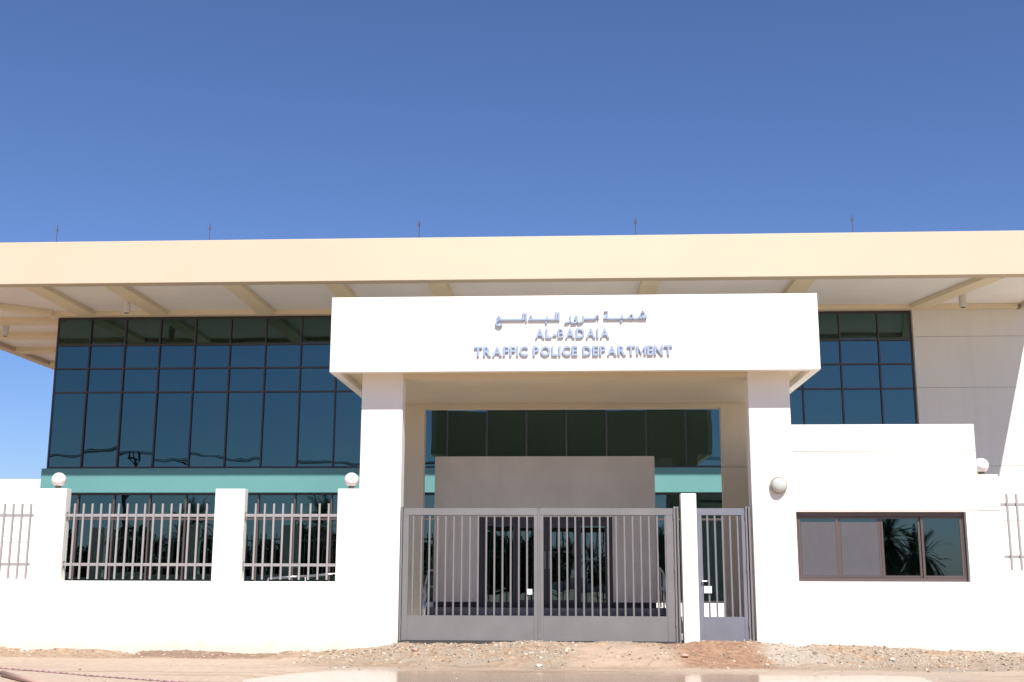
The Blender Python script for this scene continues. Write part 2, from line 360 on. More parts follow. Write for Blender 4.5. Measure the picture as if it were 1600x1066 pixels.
# curtain wall
rows = [4.90, 7.27, 8.02, 8.76, ZS]
xl = [XL, -15.05, -13.93, -12.82, -11.705, -10.59, -9.47, -8.355, -7.24, -6.125, -5.01]
xc = [-5.01, -3.755, -2.555, -1.355, -.15, 1.06, 2.25, 3.43, 4.62]
xr = [4.62, 5.78, 6.98, 8.155, 9.31, XR]
cw = boxes('curtain_wall', FRAME, [(XL, XR, YM + .14, YM + .2, ZS - .07, ZS), (XL, XR, YM + .14, YM + .2, 4.901, 4.97), (XL, XL + .05, YM + .14, YM + .2, 4.97, ZS - .07), (XR - .06, XR, YM + .14, YM + .2, 4.97, ZS - .07)], bld)
cw2 = boxes('ground_floor_glazing', FRAME, [(XL, XR, YM + .14, YM + .2, 4.10, 4.159), (XL, XR, YM + .14, YM + .2, .961, 1.02)], bld)
paneid = [0]
def pane(parent, x0, x1, z0, z1, y, ma=GLASS, tilt=.0035):
    bm = bmesh.new(); hx, hz = (x1-x0)/2, (z1-z0)/2
    box(bm, -hx, hx, -.004, .004, -hz, hz)
    o = link('pane', mesh_of(bm, 'pane', ma), parent, ((x0+x1)/2, y, (z0+z1)/2))
    o.rotation_euler = (random.gauss(0, tilt), 0, random.gauss(0, tilt)); return o
allx = xl[:-1] + xc[:-1] + xr
for i, (a, b2) in enumerate(zip(allx, allx[1:])):
    for j, (c, d) in enumerate(zip(rows, rows[1:])):
        pane(cw, a, b2, c, d, YM + .17, tilt=.0022)
    for c, d in ((.99, 3.38), (3.38, 4.13)): pane(cw2, a, b2, c, d, YM + .17, tilt=.0022)
def bar_mesh(name, dx, dy, dz, ma, bevel=0):
    bm = bmesh.new(); box(bm, -dx/2, dx/2, -dy/2, dy/2, -dz/2, dz/2); return mesh_of(bm, name, ma, bevel)
mul = bar_mesh('mullion', .044, .06, rows[-1] - rows[0] - .14, FRAME)
mul2 = bar_mesh('mullion', .044, .06, 4.10 - 1.02, BROWNFR)
for x in allx[1:-1]:
    link('mullion', mul, cw, (x, YM + .13, (rows[0] + rows[-1]) / 2))
    link('mullion', mul2, cw2, (x, YM + .13, (4.10 + 1.02) / 2))
for a, b2 in zip(allx, allx[1:]):
    tm = bar_mesh('transom', b2 - a - .045, .06, .042, FRAME)
    for z in rows[1:-1]: link('transom', tm, cw, ((a+b2)/2, YM + .13, z))
    tm2 = bar_mesh('transom', b2 - a - .045, .06, .06, BROWNFR)
    link('transom', tm2, cw2, ((a+b2)/2, YM + .13, 3.38))
# glazing returning round the left corner
sg = boxes('side_glazing', FRAME, [(XL - .01, XL + .04, YM + .21, 46, ZS - .06, ZS), (XL - .01, XL + .04, YM + .21, 46, 4.91, 4.97), (XL - .01, XL + .04, YM + .21, 46, 8.74, 8.79), (XL - .01, XL + .04, YM + .21, 46, 7.99, 8.04), (XL - .01, XL + .04, YM + .21, 46, 7.25, 7.30)], bld)
# roof: slab, fascia, soffit beams
rf = boxes('roof', CREAM, [(-20.6, 13.85, YF, YF + .35, ZS, 10.86), (-20.6, -20.25, YF + .351, 50, ZS, 10.86), (13.5, 13.85, YF + .351, 50, ZS, 10.86), (-20.249, 13.499, 49.6, 50, ZS, 10.86)], bld, .012)
boxes('soffit', SOFFIT, [(-20.25, 13.5, YF + .35, 49.6, 9.80, 10.5)], rf)
boxes('ring_beam', BEAM, [(XL - .25, XR + 3.1, YM - .16, YM + .1, ZS + .003, 9.795), (XL - .25, XL, YM + .101, 47.9, ZS + .003, 9.795)], rf)
for x, wd in ((-15.1, .54), (-12.78, .52), (-9.42, .5), (-6.55, .5), (-3.68, .52), (2.2, .48), (6.4, .54)):
    link('soffit_beam', bar_mesh('soffit_beam', wd, YM - .17 - YF - .36, .14, BEAM), rf, (x, (YM - .17 + YF + .36)/2, 9.727))
def skew_beam(p, q, wd):
    p, q = Vector(p), Vector(q); d = (q - p); s = Vector((-d.y, d.x, 0)).normalized() * wd / 2
    bm = bmesh.new(); v = []
    for z in (-.0, .135):
        for c in (p - s, q - s, q + s, p + s): v.append(bm.verts.new((c.x, c.y, ZS + .008 + z)))
    for f in ((0,3,2,1),(4,5,6,7),(0,1,5,4),(1,2,6,5),(2,3,7,6),(3,0,4,7)): bm.faces.new([v[i] for i in f])
    bmesh.ops.recalc_face_normals(bm, faces=bm.faces)
    link('soffit_beam', mesh_of(bm, 'soffit_beam', BEAM), rf)
skew_beam((10.48, YM - .17, 0), (11.46, YF + .37, 0), .5)
skew_beam((XL - .12, YM - .2, 0), (-20.1, YF + .6, 0), .45)
for y in (35.55, 37.9, 40.6, 43.4, 46.2):
    link('soffit_beam', bar_mesh('soffit_beam', 3.85, .55, .14, BEAM), rf, (-18.32, y, 9.727))
# light inside the upper floor
il = empty('ceiling_lamp', (9.43, 37.0, 9.06), 'small lit round ceiling lamp seen through the upper glass right of the sign', 'ceiling lamp')
bm = bmesh.new(); lathe(bm, (9.43, 37.0, 9.06), [(.12, .13), (.13, .02), (.12, 0)], 20); link('housing', mesh_of(bm, 'housing', CYL), il)
bm = bmesh.new(); lathe(bm, (9.43, 37.0, 9.045), [(.10, .012), (.10, 0)], 20); link('lit_disc', mesh_of(bm, 'lit_disc', LAMPM), il)

# downlights under the eaves
for (x, y, lab) in ((-13.18, 32.8, 'white cylinder downlight under the eaves above the left glass wall'), (-18.5, 36.1, 'white cylinder downlight under the roof corner at far left'), (11.3, 33.0, 'white cylinder downlight hanging beside the slanted beam at right')):
    t = empty('downlight', (x, y, ZS), lab, 'downlight', 'cylinder downlights under the roof overhang')
    bm = bmesh.new(); lathe(bm, (x, y, 9.36), [(.085, 0), (.1, .012), (.1, .40), (.1, .555)], 20); link('housing', mesh_of(bm, 'housing', CYL), t)
    bm = bmesh.new(); lathe(bm, (x, y, 9.352), [(.07, 0), (.07, .01)], 20); link('lens', mesh_of(bm, 'lens', DARK), t)
# lightning rods
for x, lab in ((-14.4, 'thin forked lightning rod at the left end of the roof edge'), (-10.04, 'thin forked lightning rod second from left on the roof edge'), (-4.16, 'thin forked lightning rod on the roof edge above the left half of the sign'), (1.8, 'thin forked lightning rod on the roof edge above the last letters of the sign'), (7.66, 'thin forked lightning rod on the roof edge at right of the sign')):
    t = empty('lightning_rod', (x, 30.5, 10.86), lab, 'lightning rod', 'lightning rods along the roof edge')
    bm = bmesh.new(); cyl(bm, (x, 30.5, 10.86), (x, 30.5, 11.40), .011, n=6); link('rod', mesh_of(bm, 'rod', ROD), t)
    bm = bmesh.new()
    for k in range(4):
        a = k * math.pi/2 + .5; d = Vector((math.cos(a), math.sin(a), 0))
        p0 = Vector((x, 30.5, 11.20)); cyl(bm, p0, p0 + d*.055 + Vector((0,0,.06)), .007, n=5); cyl(bm, p0 + d*.055 + Vector((0,0,.06)), p0 + d*.065 + Vector((0,0,.15)), .007, .002, n=5)
    link('prongs', mesh_of(bm, 'prongs', ROD), t)
    bm = bmesh.new(); cyl(bm, (x, 30.5, 10.861), (x, 30.5, 10.89), .05, n=10); link('foot', mesh_of(bm, 'foot', ROD), t)

# ------------------------------------------------------------------ entrance lobby behind the portal
YB = 29.0
lob = empty('entrance_lobby', (-.7, YB, 1.0), 'low box shaped entrance lobby with glazed double doors behind the gate', 'entrance')
boxes('wall', LOBBY, [(-3.44, -2.32, YB, YB + .3, 1.13, 4.71), (1.0, 2.07, YB, YB + .3, 1.13, 4.71), (-2.32, 1.0, YB, YB + .3, 3.2, 4.71), (-3.44, -3.14, YB + .301, YM - .1, 1.13, 4.71), (1.77, 2.07, YB + .301, YM - .1, 1.13, 4.71), (-3.139, 1.769, YB + .301, YM - .1, 4.4, 4.7)], lob)
boxes('base_strip', DARK, [(-3.42, -2.33, YB + .03, YB + .28, 1.0, 1.13)], lob)
boxes('base_strip', DARK, [(1.01, 2.05, YB + .03, YB + .28, 1.0, 1.13)], lob)
boxes('floor', GRANITE, [(-3.4, 2.03, YB + .3, YM - .1, .8, 1.0)], lob)
boxes('back_screen', INTW, [(-3.1, 1.7, YM - .6, YM - .5, 1.01, 4.39)], lob)
for k in range(3): boxes('step', GRANITE, [(-3.9, 2.6, YB - .35 * (k + 1) + .001, YB + .3 - .35 * k if k == 0 else YB - .35 * k, .3, 1.0 - .17 * k)], lob, .008)
df = boxes('door_frame', FRAME, [(-2.32, -2.22, YB + .12, YB + .22, 1.0, 3.2), (.89, 1.0, YB + .12, YB + .22, 1.0, 3.2), (-2.219, .889, YB + .12, YB + .22, 3.1, 3.2)], lob)
dx = [(-2.215, -1.40, 0), (-1.40, -.62, 1), (-.62, .15, 1), (.15, .885, 0)]
for x0, x1, leafy in dx:
    st = .07 if not leafy else .10; top = 3.09 if not leafy else 3.0
    d = boxes('door' if leafy else 'side_window', FRAME, [(x0 + .004, x0 + st, YB + .13, YB + .2, 1.01, 3.095), (x1 - st, x1 - .004, YB + .13, YB + .2, 1.01, 3.095), (x0 + st, x1 - st, YB + .13, YB + .2, 3.095 - st * 1.6, 3.095), (x0 + st, x1 - st, YB + .13, YB + .2, 1.01, 1.01 + st * 1.7)], lob)
    pane(d, x0 + st, x1 - st, 1.05 + st, 3.09 - st, YB + .165, GLASS2, .003)
    if leafy:
        hx = x1 - .05 if x0 < -1 else x0 + .05
        bm = bmesh.new(); tube(bm, [(hx, YB + .13, 1.95), (hx, YB + .07, 1.95), (hx, YB + .07, 2.35), (hx, YB + .13, 2.35)], .012); link('handle', mesh_of(bm, 'handle', INOX), d)
boxes('switch_box', CYL, [(1.52, 1.68, YB - .03, YB - .002, 1.95, 2.07)], lob, .005)
# courtyard paving and ramp
tag(boxes('courtyard_paving', PAVE, [(-14, 14, YW + .3, YM - .02, .30, .47)]), kind='structure')
def handrail(name, posts, z0s, h, lab):
    t = empty(name, posts[0], lab, 'handrail', 'steel handrails in the courtyard')
    top = [Vector(p) + Vector((0, 0, h)) for p in posts]; mid = [Vector(p) + Vector((0, 0, h * .55)) for p in posts]
    bm = bmesh.new(); tube(bm, top, .025); link('top_rail', mesh_of(bm, 'top_rail', INOX, smooth=True), t)
    bm = bmesh.new(); tube(bm, mid, .016); link('lower_rail', mesh_of(bm, 'lower_rail', INOX, smooth=True), t)
    for p in posts:
        bm = bmesh.new(); cyl(bm, p, Vector(p) + Vector((0, 0, h)), .02, n=8); link('post', mesh_of(bm, 'post', INOX, smooth=True), t)
handrail('handrail', [(-3.52, 29.9, .99), (-3.5, 28.6, 1.0), (-3.5, 27.9, .66), (-3.5, 27.6, .47)], 0, .9, 'steel handrail beside the lobby steps, seen through the left end of the gate')
handrail('handrail', [(-6.85, 26.2, .78), (-6.0, 26.2, .83), (-5.1, 26.2, .90), (-4.6, 26.2, .93)], 0, .93, 'low sloping ramp handrail seen through the second railing bay')
handrail('handrail', [(2.2, 29.6, 1.0), (2.2, 28.6, .9), (2.2, 27.7, .47)], 0, .95, 'steel handrail at the right of the lobby steps, behind the right gate leaf')
tag(boxes('ramp', PAVE, [(-7.0, -4.7, 25.9, 27.4, .471, .80)]), 'paved access ramp in the courtyard behind the railings', 'ramp')

# ------------------------------------------------------------------ portal with sign box
YS = 23.45; YP = 28.3
por = empty('entrance_portal', (0, YW, .4), 'tall white portal of two piers carrying a wide box bearing the lettering', 'portal')
can = boxes('canopy', WHITE, [(-5.022, 5.09, YS, YS + .16, 5.94, 7.54), (-5.022, -4.84, YS + .161, YP, 5.94, 7.54), (4.91, 5.09, YS + .161, YP, 5.94, 7.54)], por, .008)
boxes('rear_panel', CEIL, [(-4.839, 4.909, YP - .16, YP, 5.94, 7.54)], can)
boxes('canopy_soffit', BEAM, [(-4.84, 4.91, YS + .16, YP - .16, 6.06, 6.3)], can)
boxes('canopy_roof', WHITE, [(-4.84, 4.91, YS + .16, YP - .16, 7.2, 7.4)], can)
boxes('pier', STREETW, [(-4.44, -3.565, YW, YW + .45, .2, 6.055)], por, .012)
boxes('pier', STREETW, [(3.695, 4.555, YW, YW + .45, .2, 6.055)], por, .012)
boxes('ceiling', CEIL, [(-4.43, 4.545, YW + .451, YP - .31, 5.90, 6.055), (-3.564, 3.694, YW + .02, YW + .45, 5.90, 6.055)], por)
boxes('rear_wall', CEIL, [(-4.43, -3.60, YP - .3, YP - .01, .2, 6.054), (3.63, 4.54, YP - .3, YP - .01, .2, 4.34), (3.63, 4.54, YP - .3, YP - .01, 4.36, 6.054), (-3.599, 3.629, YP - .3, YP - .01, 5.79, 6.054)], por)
boxes('wall_joint', GROOVE, [(3.64, 4.53, YP - .285, YP - .02, 4.335, 4.365)], por)

# lettering
lt = empty('sign_lettering', (0, YS, 6.3), 'raised metal Arabic and English lettering on the white box over the gate', 'sign')
LD = .038
def glyph(ch, extr=LD):
    c = bpy.data.curves.new('tmp', 'FONT'); c.body = ch; c.size = 1; c.extrude = 0; c.resolution_u = 3; c.offset = .016 if ch in 'B' else .034
    o = bpy.data.objects.new('tmp', c); C.objects.link(o); bpy.context.view_layer.update()
    dg = bpy.context.evaluated_depsgraph_get(); mm = bpy.data.meshes.new_from_object(o.evaluated_get(dg))
    bpy.data.objects.remove(o); bpy.data.curves.remove(c); return mm
def ext(mm): 
    a = np.array([v.co[:] for v in mm.vertices]) if len(mm.vertices) else np.zeros((1, 3)); return a.min(0), a.max(0)
def block_m():
    bm = bmesh.new(); t = .16; h = .70; wd = .76
    for pl in ([(0,0),(t,0),(t,h),(0,h)], [(wd-t,0),(wd,0),(wd,h),(wd-t,h)], [(t,h),(t,h-.2),(wd/2,0),(wd/2,.22)], [(wd/2,.22),(wd/2,0),(wd-t,h-.2),(wd-t,h)]):
        bm.faces.new([bm.verts.new((x, y, 0)) for x, y in pl])
    bmesh.ops.remove_doubles(bm, verts=bm.verts, dist=1e-4); mm = bpy.data.meshes.new('m'); bm.to_mesh(mm); bm.free(); return mm
def line(text, x0, x1, zb, zc, xs_track=.03):
    """x0..x1 width, baseline zb, cap height up to zc"""
    cap = ext(glyph('H'))[1][1]
    items, cur = [], 0
    for ch in text:
        if ch == ' ': cur += .30; continue
        mm = block_m() if ch == 'M' else glyph(ch); lo_, hi_ = ext(mm); items.append((mm, cur - lo_[0])); cur += hi_[0] - lo_[0] + .085
    tot = cur - .085; sx = (x1 - x0) / tot; sz = (zc - zb) / cap
    for mm, ox in items:
        bm = bmesh.new(); bm.from_mesh(mm); bpy.data.meshes.remove(mm)
        for v in bm.verts: v.co = Vector((x0 + (v.co.x + ox) * sx, YS - LD - .012, zb + v.co.y * sz))
        r = bmesh.ops.extrude_face_region(bm, geom=list(bm.faces))
        for v in [q for q in r['geom'] if isinstance(q, bmesh.types.BMVert)]: v.co.y += LD + .008
        bmesh.ops.recalc_face_normals(bm, faces=bm.faces)
        for f in bm.faces: f.smooth = False
        link('letter', mesh_of(bm, 'letter', CHROME), lt)
line('AL-BADAIA', -.735, .805, 6.63, 6.83)
line('TRAFFIC POLICE DEPARTMENT', -2.0, 2.09, 6.26, 6.46)
# Arabic pieces as thick strokes: pixel-free metre coordinates along the box
def stroke_piece(strokes, dots=()):
    bm = bmesh.new(); y0, y1 = YS - LD - .012, YS - .004
    cnt = [0]
    def prism(pl):
        cnt[0] += 1; y0 = YS - LD - .012 - .0022 * cnt[0]; y1 = YS - .004 - .0004 * cnt[0]
        A = [bm.verts.new((x, y0, z)) for x, z in pl]; B = [bm.verts.new((x, y1, z)) for x, z in pl]; k = len(pl)
        bm.faces.new(A); bm.faces.new(B[::-1])
        for i in range(k): bm.faces.new((A[i], B[i], B[(i+1) % k], A[(i+1) % k]))
    for w_, pts in strokes:
        for i, ((xa, za), (xb, zb)) in enumerate(zip(pts, pts[1:])):
            d = math.hypot(xb-xa, zb-za); ux, uz = (xb-xa)/d, (zb-za)/d; nx_, nz_ = -uz*w_/2, ux*w_/2; e_ = w_*.3
            prism([(xa - ux*e_ + nx_, za - uz*e_ + nz_), (xa - ux*e_ - nx_, za - uz*e_ - nz_), (xb + ux*e_ - nx_, zb + uz*e_ - nz_), (xb + ux*e_ + nx_, zb + uz*e_ + nz_)])
    for x, z, r in dots: prism([(x - r, z), (x, z - r), (x + r, z), (x, z + r)])
    bmesh.ops.recalc_face_normals(bm, faces=bm.faces)
    link('letter', mesh_of(bm, 'letter', CHROME), lt)
U = .01305/11.43
ax1 = lambda u, v: (-1.675 + u * U, 7.315 - v * U)     # tracing grid of the left half of the line, in metres
ax2 = lambda u, v: (-1.675 + (u + 1429) * U, 7.315 - v * U)
T = .042
def P(f, *q): return [f(*t) for t in q]
stroke_piece([(T, P(ax1, (170, 252), (622, 252))), (T*.9, P(ax1, (612, 250), (612, 165))), (T*.8, P(ax1, (135, 225), (160, 190), (185, 225), (150, 262), (115, 300), (112, 335), (135, 362), (175, 368), (215, 350)))], [])
stroke_piece([(T*.5, P(ax1, (625, 140), (600, 150), (625, 165), (600, 175)))])
stroke_piece([(T*.9, P(ax1, (662, 135), (662, 285)))])
stroke_piece([(T, P(ax1, (710, 256), (1222, 256))), (T*.9, P(ax1, (775, 250), (745, 180))), (T*.9, P(ax1, (1048, 250), (1048, 195))), (T*.9, P(ax1, (1208, 250), (1208, 120)))])
stroke_piece([], [(*ax1(1025, 315), .026)])
stroke_piece([(T*.9, P(ax1, (1258, 120), (1258, 275)))])
stroke_piece([(T*.9, P(ax1, (1468, 195), (1468, 270), (1440, 310), (1375, 320)))])
stroke_piece([(T*.8, P(ax2, (160, 270), (125, 268), (125, 215), (160, 205), (160, 290), (130, 322), (55, 322)))])
stroke_piece([(T, P(ax2, (275, 248), (500, 248))), (T*.9, P(ax2, (275, 195), (275, 270), (250, 308), (180, 322))), (T*.8, P(ax2, (500, 245), (500, 205), (530, 180), (550, 215), (545, 248)))])
stroke_piece([(T, P(ax2, (700, 248), (1405, 248))), (T*.8, P(ax2, (705, 245), (705, 175), (650, 240), (705, 245))), (T*.9, P(ax2, (975, 245), (975, 185))), (T*.8, P(ax2, (1100, 245), (1115, 195), (1150, 175), (1170, 205), (1160, 245))), (T*.8, P(ax2, (1295, 245), (1295, 200))), (T*.8, P(ax2, (1350, 245), (1350, 200))), (T*.8, P(ax2, (1405, 245), (1405, 190)))])
stroke_piece([], [(*ax2(665, 118), .022), (*ax2(705, 112), .022)])
stroke_piece([], [(*ax2(958, 300), .026)])
stroke_piece([], [(*ax2(1330, 145), .022), (*ax2(1372, 145), .022), (*ax2(1351, 112), .022)])

# ------------------------------------------------------------------ guardhouse
gh = empty('guardhouse', (6.4, YW, .3), 'white guardhouse with a wide four pane sliding window right of the portal', 'guardhouse')
GXL, GXR = 4.556, 8.27
zj = [3.113, 4.33]; wx0, wx1, wz0, wz1 = 4.575, 7.985, 1.70, 3.095
gg = .009
# street face in lifts between the joints, with the window opening
boxes('wall', STREETW, [(GXL, GXR, YW + .001, YW + .25, zj[1] + gg, 4.885), (GXL, GXR, YW + .001, YW + .25, zj[0] + gg, zj[1] - gg), (GXL, wx0, YW + .001, YW + .25, .1, zj[0] - gg), (wx1, GXR, YW + .001, YW + .25, .1, zj[0] - gg), (wx0, wx1, YW + .001, YW + .25, .1, wz0), (wx0, wx1, YW + .001, YW + .25, wz1, zj[0] - gg),
      (GXR - .25, GXR, YW + .251, 27.6, .1, 4.885), (GXL, GXR, 27.35, 27.6, .1, 4.3)], gh)
boxes('wall_joint', GROOVE, [(GXL, GXR - .02, YW + .012, YW + .22, z - gg - .004, z + gg + .004) for z in zj], gh)
boxes('flat_roof', WHITE, [(GXL + .01, GXR - .26, YW + .26, 27.34, 4.4, 4.6)], gh)
boxes('inner_wall', INTW, [(GXL + .02, GXR - .27, 26.4, 26.5, .3, 4.39)], gh)
wn = boxes('window', BROWNFR, [(wx0, wx1, YW + .12, YW + .2, wz1 - .085, wz1), (wx0, wx1, YW + .12, YW + .2, wz0, wz0 + .07), (wx0, wx0 + .055, YW + .12, YW + .2, wz0 + .07, wz1 - .085), (wx1 - .055, wx1, YW + .12, YW + .2, wz0 + .07, wz1 - .085)], gh, .004)
pxs = [wx0 + .055, 5.44, 6.30, 7.10, wx1 - .055]
for i, (a, b2) in enumerate(zip(pxs, pxs[1:])):
    yo = YW + (.125 if i in (0, 3) else .16)
    sh = boxes('sash', BROWNFR, [(a + .002, a + .05, yo, yo + .03, wz0 + .075, wz1 - .09), (b2 - .05, b2 - .002, yo, yo + .03, wz0 + .075, wz1 - .09), (a + .05, b2 - .05, yo, yo + .03, wz0 + .075, wz0 + .12), (a + .05, b2 - .05, yo, yo + .03, wz1 - .135, wz1 - .09)], wn, .003)
    pane(sh, a + .05, b2 - .05, wz0 + .11, wz1 - .13, yo + .018, GLASS2, .004)
    if i < 2:
        s2 = boxes('insect_screen', MESHG, [(a + .052, b2 - .052, yo - .001, yo + .004, wz0 + .121, wz1 - .20)], wn)
        tag(s2, 'grey insect screen in front of the pane')
# bulkhead lamp on the wall
t = empty('wall_lamp', (4.24, YW, 3.63), 'round white bulkhead lamp on the wall left of the guardhouse window', 'wall lamp')
bm = bmesh.new(); lathe(bm, (4.24, YW, 3.63), [(.17, .0), (.178, .05), (.168, .085)], 36, 'Y'); link('base_ring', mesh_of(bm, 'base_ring', LAMPRING, smooth=False), t)
bm = bmesh.new(); lathe(bm, (4.24, YW, 3.63), [(.155, .088), (.15, .12), (.125, .155), (.08, .18), (.03, .19)], 36, 'Y'); link('dome', mesh_of(bm, 'dome', OPAL, smooth=True), t)

# ------------------------------------------------------------------ boundary wall, pillars, railings
bw = empty('boundary_wall', (-9, YW, .2), 'low white boundary wall with raised pillars left of the portal', 'wall')
boxes('low_wall', STREETW, [(-26, -4.441, YW, YW + .25, .0, 1.665)], bw, .01)
for x0, x1, zt in ((-11.36, -10.69, 3.58), (-7.487, -6.86, 3.57), (-4.889, -4.442, 3.57), (-15.25, -14.6, 3.58), (-19.1, -18.45, 3.58), (-22.9, -22.3, 3.58)):
    boxes('pillar', WHITE, [(x0, x1, YW + .001, YW + .249, 1.666, zt)], bw, .008)
bw2 = empty('boundary_wall', (12, YW, .2), 'low white boundary wall with a pillar right of the guardhouse', 'wall')
boxes('low_wall', STREETW, [(8.271, 22, YW, YW + .25, .0, 1.88)], bw2, .01)
boxes('pillar', WHITE, [(8.272, 8.68, YW + .001, YW + .249, 1.881, 3.12 - gg), (8.272, 8.68, YW + .001, YW + .249, 3.12 + gg, 3.85)], bw2)
boxes('wall_joint', GROOVE, [(8.275, 8.67, YW + .012, YW + .24, 3.12 - gg - .004, 3.12 + gg + .004)], bw2)
barm = bar_mesh('bar', .038, .038, 1.56, RAILM, .004)
def railing(x0, x1, xs, zb, zt, zr, lab):
    y = YW + .11
    t = empty('railing_panel', ((x0 + x1)/2, y, zb), lab, 'railing', 'grey steel railing panels on the boundary wall')
    for z in zr:
        bm = bmesh.new(); box(bm, x0 + .012, x1 - .012, y - .024, y + .024, z - .03, z + .03); link('rail', mesh_of(bm, 'rail', RAILM, .004), t)
        for xe in (x0, x1):
            bm = bmesh.new(); s = .012
            box(bm, min(xe, xe + (s if xe == x0 else -s)), max(xe, xe + (s if xe == x0 else -s)), y - .05, y + .05, z - .075, z + .075); link('bracket', mesh_of(bm, 'bracket', RAILM), t)
    m_ = bar_mesh('bar', .038, .034, zt - zb, RAILM, .003)
    for x in xs: link('bar', m_, t, (x, y - .043, (zb + zt) / 2))
railing(-14.6, -11.36, [-11.462 - .19 * k for k in range(16)], 1.70, 3.265, (3.02, 2.0), 'grey steel railing panel at the far left, left of the first pillar')
railing(-18.45, -15.25, [-15.35 - .19 * k for k in range(16)], 1.70, 3.265, (3.02, 2.0), 'grey steel railing panel beyond the left edge of the photo')
railing(-10.69, -7.487, [-10.506 + .189 * k for k in range(16)], 1.70, 3.265, (3.02, 2.0), 'long grey steel railing panel between the first and second pillars')
railing(-6.86, -4.889, [-6.628 + .1934 * k for k in range(9)], 1.70, 3.265, (3.02, 2.0), 'short grey steel railing panel next to the portal pier')
railing(8.68, 12.4, [8.844 + .193 * k for k in range(18)], 1.93, 3.46, (3.245, 2.2), 'grey steel railing panel at the far right beyond the guardhouse')
# globe lamps
for x, z, lab in ((-10.93, 3.58, 'white globe lamp on the leftmost pillar'), (-4.63, 3.57, 'white globe lamp on the pillar against the portal pier'), (8.40, 3.85, 'white globe lamp on the pillar beside the guardhouse')):
    t = empty('globe_lamp', (x, YW + .12, z), lab, 'globe lamp', 'white globe lamps on the wall pillars')
    bm = bmesh.new(); lathe(bm, (x, YW + .12, z), [(.055, 0), (.055, .045), (.045, .06)], 20); link('base', mesh_of(bm, 'base', STEM), t)
    bm = bmesh.new(); lathe(bm, (x, YW + .12, z), [(.07, .045), (.075, .055), (.06, .075)], 20); link('collar', mesh_of(bm, 'collar', STEM), t)
    bm = bmesh.new(); bmesh.ops.create_uvsphere(bm, u_segments=32, v_segments=20, radius=.15); bmesh.ops.translate(bm, verts=bm.verts, vec=(x, YW + .12, z + .195)); link('globe', mesh_of(bm, 'globe', GLOBE, smooth=True), t)
# plain building beyond the yard, its wall showing white at the far left
nb = empty('annex_building', (-45, 62, .2), 'plain flat white building far behind the railing at far left', 'building')
boxes('wall', WHITE, [(-70, -20, 62, 62.3, .2, 3.216), (-70, -20, 62, 62.3, 3.246, 6.657), (-70, -69.7, 62.31, 72, .2, 6.657), (-20.3, -20, 62.31, 72, .2, 6.657), (-69.69, -20.31, 71.7, 72, .2, 6.657)], nb)
boxes('wall_joint', GROOVE, [(-69.9, -20.1, 62.02, 62.28, 3.211, 3.251)], nb)
boxes('flat_roof', WHITE, [(-69.69, -20.31, 62.31, 71.69, 6.157, 6.357)], nb)

# ------------------------------------------------------------------ gates
YG = 24.1
def gate(name, x0, x1, xs, ma, lab, grp, lsx=.115, rsx=.10):
    t = empty(name, ((x0+x1)/2, YG, .5), lab, 'gate', grp)
    zt, zb, zp = 3.166, .497, .995
    boxes('frame', ma, [(x0, x0 + lsx, YG - .03, YG + .03, zb, zt - .14), (x1 - rsx, x1, YG - .03, YG + .03, zb, zt - .14), (x0, x1, YG - .032, YG + .032, zt - .14, zt)], t, .004)
    boxes('kick_panel', ma, [(x0 + lsx, x1 - rsx, YG - .022, YG + .022, zb + .003, zp)], t, .003)
    m_ = bar_mesh('bar', .036, .036, zt - .14 - zp, ma, .003)
    for x in xs: link('bar', m_, t, (x, YG, (zt - .14 + zp)/2))
    return t
gl = gate('gate_leaf', -3.50, -.705, [-3.286 + .1685 * k for k in range(15)], STEEL, 'wide grey steel vehicle gate leaf at left, white tag at its edge', 'leaves of the steel vehicle gate', .12, .08)
gr = gate('gate_leaf', -.66, 2.075, [-.437 + .168 * k for k in range(15)], STEEL, 'wide grey steel vehicle gate leaf at right, next to the slim post', 'leaves of the steel vehicle gate', .07, .15)
gs = gate('small_gate', 2.56, 3.535, [2.774 + .153 * k for k in range(5)], STEEL2, 'narrow bluish grey steel pedestrian gate with a lock box', 'gates', .10, .07)
del gs['group']
boxes('lock_tag', PAPER, [(-.925, -.82, YG - .05, YG - .031, 1.42, 1.53)], gl, .003)
boxes('meeting_stile', STEEL, [(-.703, -.662, YG - .045, YG - .01, .53, 3.15)], gl, .004)
boxes('lock_box', PAPER, [(2.665, 2.82, YG - .06, YG - .033, 1.46, 1.60)], gs, .004)
bm = bmesh.new(); tube(bm, [(2.63, YG - .03, 1.70), (2.63, YG - .09, 1.70), (2.72, YG - .09, 1.70)], .012); link('handle', mesh_of(bm, 'handle', INOX), gs)
for z in (.8, 1.9, 2.95):
    bm = bmesh.new(); cyl(bm, (-3.52, YG - .05, z), (-3.52, YG - .05, z + .12), .018, n=10); link('hinge', mesh_of(bm, 'hinge', STEEL), gl)
    bm = bmesh.new(); cyl(bm, (2.09, YG - .05, z), (2.09, YG - .05, z + .12), .018, n=10); link('hinge', mesh_of(bm, 'hinge', STEEL), gr)
    bm = bmesh.new(); cyl(bm, (3.55, YG - .05, z), (3.55, YG - .05, z + .12), .018, n=10); link('hinge', mesh_of(bm, 'hinge', STEEL), gs)
tag(boxes('gate_post', STEEL, [(-3.548, -3.51, YG - .06, YG + .1, .47, 3.2)], None, .004), 'narrow steel jamb of the vehicle gate against the left pier', 'gate post')
tag(boxes('gate_post', STEEL, [(2.085, 2.12, YG - .06, YG + .1, .47, 3.2), (2.15, 2.19, YG - .03, YG + .1, .47, 3.2), (2.121, 2.149, YG + .03, YG + .1, .47, 3.2)], None, .003), 'grooved steel jamb of the vehicle gate at the slim white post', 'gate post')
